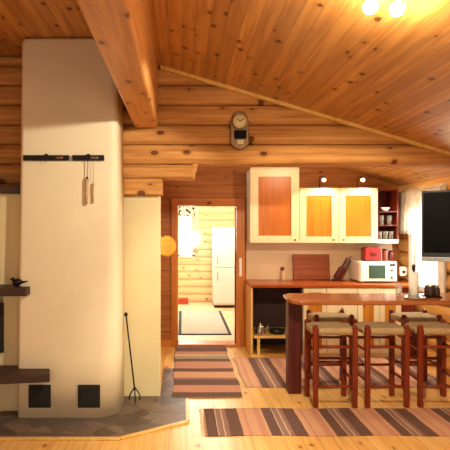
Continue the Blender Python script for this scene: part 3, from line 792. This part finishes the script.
for dx_, dy_, l_, mt in ((.015, .02, .085, 'black'), (.045, .025, .12, 'jarc'), (.07, .02, .09, 'black'), (.03, .075, .10, 'black')):
    mb = MB(); RB(mb, 1.997+dx_-.009, 1.997+dx_+.009, 6.27+dy_-.01, 6.27+dy_+.01, 1.085, 1.09+l_*1.5, bev=.004); mb.build('knife_handle', mt, kb)
# microwave
mw = thing('microwave_oven', 'white microwave oven with dark greenish window on the worktop', 'microwave', (2.47, 6.2, .905))
mx0, mx1, my0, my1, mz0, mz1 = 2.245, 2.725, 6.08, 6.44, .917, 1.175
mb = MB().box(mx0, mx1, my0, my1, mz0, mz1, .014)
for x in (mx0+.05, mx1-.05):
    for y in (my0+.05, my1-.05): mb.lathe([(.014, 0), (.014, .014)], (x, y, .9055), 10)
mb.build('housing', 'white', mw)
d = MB().box(mx0+.012, mx1-.125, my0-.018, my0+.002, mz0+.012, mz1-.012, .006).build('door', 'white', mw)
M['mwglass'] = plain('greenish_dark_oven_glass', '3c5448', .12, **{'Specular IOR Level': .8})
MB().box(mx0+.115, mx1-.155, my0-.021, my0-.017, mz0+.045, mz1-.045, .0015).build('oven_window', 'mwglass', d)
pn_ = MB().box(mx1-.12, mx1-.012, my0-.012, my0+.002, mz0+.012, mz1-.012, .004).build('control_panel', 'white', mw)
for z in (.98, 1.07): MB().lathe([(.022, 0), (.02, .016), (0, .018)], (mx1-.065, my0-.012, z), 18, RX).build('dial_knob', 'silver', pn_)
MB().box(mx1-.10, mx1-.03, my0-.014, my0-.011, 1.12, 1.145, .001).build('display', 'screen', pn_)
# red toaster on the microwave
to = thing('toaster', 'rounded red toaster standing on top of the microwave', 'toaster', (2.45, 6.22, 1.176))
tp = [(2.345, 1.185), (2.345, 1.30)] + [(2.345+.04-.04*math.cos(a), 1.31+.045*math.sin(a)) for a in [R(15*k) for k in range(1, 7)]] + [(2.555-.04+.04*math.sin(a), 1.31+.045*math.cos(a)) for a in [R(15*k) for k in range(0, 6)]] + [(2.555, 1.30), (2.555, 1.185)]
MB().prism(tp, 6.14, 6.30, 'y', .008).build('shell', 'red', to)
MB().box(2.35, 2.55, 6.145, 6.295, 1.1755, 1.188, .003).build('foot_base', 'black', to)
MB().box(2.385, 2.515, 6.175, 6.195, 1.3535, 1.357).box(2.385, 2.515, 6.24, 6.26, 1.3535, 1.357).build('bread_slots', 'black', to)
MB().box(2.42, 2.49, 6.130, 6.1405, 1.235, 1.285, .003).build('front_badge_plate', 'darkred', to)
MB().box(2.5545, 2.575, 6.205, 6.235, 1.26, 1.275, .003).build('lever', 'black', to)
for x, h_, mt, lb in ((2.62, .15, 'jarc', 'reddish brown jar on the microwave beside the red toaster'), (2.70, .13, 'darkred', 'dark jar on the microwave, next to the log side wall')):
    j = thing('storage_jar', lb, 'jar', (x, 6.2, 1.1755))
    MB().lathe([(0, 0), (.032, 0), (.035, .01), (.035, h_-.03), (.026, h_-.012), (0, h_-.012)], (x, 6.2, 1.1757), 18).build('jar_body', mt, j)
    MB().lathe([(.028, 0), (.028, .018), (0, .02)], (x, 6.2, 1.1757+h_-.013), 18).build('lid', 'black', j)
# wall socket box on the log wall and its plug
so = thing('wall_socket', 'white wall socket box with black plug on the log side wall', 'socket', (2.84, 6.28, 1.0))
MB().box(2.80, 2.872, 6.16, 6.19, .985, 1.10, .006).box(2.83, 2.90, 6.19, 6.21, 1.0, 1.085, .002).build('box', 'white', so)
MB().lathe([(.018, 0), (.018, .02), (.010, .03), (0, .03)], (2.845, 6.16, 1.04), 14, RX).build('plug', 'black', so)

# ================================================================= THINGS ON THE BAR
BT = .9355
pt = thing('paper_towel_holder', 'white paper towel roll on an upright holder with black knob', 'paper towel', (2.24, 4.66, BT))
MB().lathe([(0, 0), (.075, 0), (.075, .008), (.07, .012), (0, .012)], (2.25, 4.66, BT), 24).build('base', 'silver', pt)
MB().lathe([(.045, 0), (.045, .225), (.018, .225), (.018, 0), (.045, 0)], (2.25, 4.66, BT+.013), 24).build('paper_roll', 'paper', pt)
MB().lathe([(.007, 0), (.007, .235), (.014, .24), (.017, .265), (.017, .29), (.010, .30), (0, .302)], (2.25, 4.66, BT+.012), 16).build('spindle', 'black', pt)
tr = MB().lathe([(0, 0), (.085, 0), (.10, .012), (.098, .015), (.083, .004), (0, .004)], (2.195, 4.52, BT), 28)
tr.build('steel_tray', 'chrome', None, 'small shiny steel dish on the bar in front of the paper towels', None, 'dish', origin=(2.195, 4.52, BT))
gl = tumbler(.12, .034).build('drinking_glass', 'tumbler', None, 'clear glass on the bar left of the paper towel roll', None, 'glass'); gl.location = (2.13, 4.72, BT)
CX = .035
cr = thing('cruet_rack', 'small dark cruet rack on the bar right of the paper towels', 'cruet rack', (2.35, 4.62, BT))
MB().box(2.335, 2.475, 4.56, 4.68, BT, BT+.014, .004).tube([(2.34, 4.62, BT+.01), (2.34, 4.62, BT+.06), (2.47, 4.62, BT+.06), (2.47, 4.62, BT+.01)], .004, 8).build('rack', 'iron', cr)
for k, (x, y) in enumerate(((2.375, 4.59), (2.438, 4.59), (2.375, 4.65), (2.438, 4.65))):
    lb = ['dark spice jar at the front left of the cruet rack', 'dark spice jar at the front right of the cruet rack', 'dark spice jar at the back left of the cruet rack', 'dark spice jar at the back right of the cruet rack'][k]
    j = thing('spice_jar', lb, 'jar', (x, y, BT+.0142), 'spice jars in the cruet rack')
    MB().lathe([(0, 0), (.024, 0), (.026, .008), (.026, .07), (.018, .08), (0, .08)], (x, y, BT+.0145), 14).build('jar_body', 'darkin', j)
    MB().lathe([(.02, 0), (.02, .022), (0, .024)], (x, y, BT+.0945), 14).build('lid', 'steel' if k != 1 else 'silver', j)

# ================================================================= TELEVISION
tv = thing('television', 'flat black television with grey lower edge hanging at the right', 'television', (2.2, 4.3, 1.3))
ang = math.atan2(-.42, .70); Rz = Matrix.Rotation(ang, 4, 'Z'); pv = Vector((2.205, 4.42, 1.35))
def TB(*a, **k): return MB().box(*a, rot=Rz, piv=pv, **k)
x0 = 2.205; W_ = .80
TB(x0, x0+W_, 4.42, 4.48, 1.335, 1.94, bev=.006).build('housing', 'black', tv)
TB(x0+.015, x0+W_-.015, 4.413, 4.421, 1.375, 1.925).build('screen', 'screen', tv)
TB(x0, x0+W_, 4.405, 4.485, 1.295, 1.337, bev=.006).build('lower_bezel', 'silver', tv)
MB().tube([Rz @ (Vector((x0+.55, 4.48, 1.65))-pv)+pv, (2.80, 4.50, 1.65), (2.925, 4.50, 1.65)], .018, 10).box(2.92, 2.94, 4.44, 4.56, 1.55, 1.75, .003).build('wall_bracket', 'iron', tv)

# ================================================================= CURTAIN AT THE KITCHEN WINDOW
def drape(mb, y0, y1, x, zt, zb, amp=.018, folds=7, n=60, nz=10, flare=0, wav=0):
    b = bmesh.new(); V = []
    for i in range(n+1):
        row = []
        for j in range(nz+1):
            f = i/n; g = j/nz
            y = y0+(y1-y0)*f; z = zt+(zb-zt)*g + (wav*math.sin(f*math.pi*folds*2)*g)
            row.append(b.verts.new((x - amp*(.4+.6*g)*(1+math.sin(f*folds*2*math.pi)) - flare*g, y, z)))
        V.append(row)
    for i in range(n):
        for j in range(nz): f = b.faces.new((V[i][j], V[i+1][j], V[i+1][j+1], V[i][j+1])); f.smooth = True
    g = bmesh.ops.extrude_face_region(b, geom=b.faces[:])
    for e in g['geom']:
        if isinstance(e, bmesh.types.BMVert): e.co.x += .0015
    bmesh.ops.recalc_face_normals(b, faces=b.faces)
    return mb.add(b)
cu = thing('window_valance', 'short white lace curtain gathered on a rod over the kitchen side window', 'curtain', (2.85, 5.8, 1.5))
drape(MB(), 5.30, 6.32, 2.86, 2.07, 1.53, .02, 8, wav=.008).build('lace_cloth', 'curtain', cu)
MB().tube([(2.858, 5.26, 2.07), (2.858, 6.41, 2.07)], .008, 10).tube([(2.858, 5.27, 2.07), (2.93, 5.27, 2.07)], .005, 8).tube([(2.858, 6.39, 2.07), (2.93, 6.39, 2.07)], .005, 8).build('curtain_rod', 'white', cu)

# ================================================================= DOORWAY AND BACK ROOM
th = thing('switch_plate', 'narrow white switch plate on the right doorway jamb', 'switch', (.79, 6.46, 1.17))
MB().box(.765, .805, 6.447, 6.4645, .95, 1.20, .004).build('plate', 'white', th)
MB().box(.775, .795, 6.441, 6.448, 1.06, 1.10, .002).box(.775, .795, 6.441, 6.448, 1.0, 1.04, .002).build('rocker', 'paper', th)
fg = thing('refrigerator', 'tall cold white refrigerator in the bright room beyond the doorway', 'refrigerator', (.93, 9.6, 0))
MB().box(.64, 1.24, 9.62, 10.2, .05, 1.62, .012).build('cabinet', 'fridge', fg)
MB().box(.65, 1.23, 9.64, 10.18, .0, .052).build('plinth', 'black', fg)
for z0, z1 in ((.09, .80), (.81, 1.615)):
    d = MB().box(.64, 1.24, 9.57, 9.618, z0, z1, .01).build('door', 'fridge', fg)
    MB().tube([(.71, 9.57, z1-.25 if z0 < .5 else z0+.08), (.71, 9.54, z1-.24 if z0 < .5 else z0+.09), (.71, 9.54, z1-.09 if z0 < .5 else z0+.24), (.71, 9.57, z1-.08 if z0 < .5 else z0+.25)], .008, 8).build('handle', 'silver', d)
br = thing('bordered_mat', 'pale grey floor mat with dark teal borders in the room beyond', 'rug', (.33, 8.2, 0))
M['mat_grey'] = plain('pale_grey_mat_weave', 'b4b6b2', .95, 0, .08, 30, .2)
MB().box(-.01, .70, 7.22, 9.2, .001, .011, .003).build('woven_field', 'mat_grey', br)
MB().box(-.055, -.008, 7.22, 9.2, .001, .013, .003).box(.698, .745, 7.22, 9.2, .001, .013, .003).box(-.055, .745, 7.17, 7.222, .001, .013, .003).build('border', 'stripe_out', br)
vl = thing('patterned_valance', 'white valance with dark specks over the far room window', 'curtain', (.08, 10.3, 1.9))
def drapex(x0, x1, y, zt, zb, amp, folds, n=40, nz=8, scal=0):
    b = bmesh.new(); V = []
    for i in range(n+1):
        row = []
        for j in range(nz+1):
            f = i/n; g = j/nz
            z = zt+(zb-zt)*g - scal*g*abs(math.sin(f*math.pi*3))
            row.append(b.verts.new((x0+(x1-x0)*f, y-amp*(1+math.sin(f*folds*2*math.pi))*(.4+.6*g), z)))
        V.append(row)
    for i in range(n):
        for j in range(nz): f = b.faces.new((V[i][j], V[i+1][j], V[i+1][j+1], V[i][j+1])); f.smooth = True
    g = bmesh.ops.extrude_face_region(b, geom=b.faces[:])
    for e in g['geom']:
        if isinstance(e, bmesh.types.BMVert): e.co.y += .0015
    bmesh.ops.recalc_face_normals(b, faces=b.faces)
    return MB().add(b)
drapex(-.16, .36, 10.30, 2.12, 1.88, .015, 5, scal=.04).build('valance_cloth', 'valance', vl)
MB().tube([(-.2, 10.30, 2.12), (.40, 10.30, 2.12)], .008, 8).tube([(-.19, 10.3, 2.12), (-.19, 10.36, 2.12)], .005, 8).tube([(.39, 10.3, 2.12), (.39, 10.36, 2.12)], .005, 8).build('curtain_rod', 'white', vl)
sc1 = drapex(.20, .35, 10.325, 2.10, 1.08, .01, 3).build('side_curtain', 'curtain', None, 'narrow white side curtain hanging right of the far room window', None, 'curtain', origin=(.27, 10.325, 1.08))
MB().box(-.08, .13, 10.05, 10.2, .001, .12, .004).build('small_box', 'candy', None, 'small reddish box on the far room floor below the window', None, 'box', origin=(.02, 10.1, 0))

# ================================================================= CEILING SPOTLIGHT BAR
cl = thing('ceiling_spotlight', 'ceiling light bar with two glowing bulbs under the sloping boards', 'ceiling lamp', (.98, 2.3, 2.74))
rotc = Matrix.Rotation(math.atan(.3), 4, 'Y')
MB().box(.80, 1.16, 2.20, 2.26, 2.735, 2.752, .004, rot=rotc, piv=(.98, 2.23, ceil_h(.98)-.012)).build('mounting_bar', 'brass', cl)
for x, y, z in LB:
    MB().tube([(x, 2.23, ceil_h(x)-.02), (x, 2.25, z+.06), (x, y-.01, z+.035)], .007, 8).build('arm', 'brass', cl)
    h_ = MB().lathe([(.012, .06), (.026, .05), (.032, .03), (.030, .03), (.024, .046), (.012, .052)], (x, y, z-.005), 20).build('lamp_holder', 'brass', cl)
    MB().sphere((x, y, z), .036).build('bulb', 'bulb', h_)
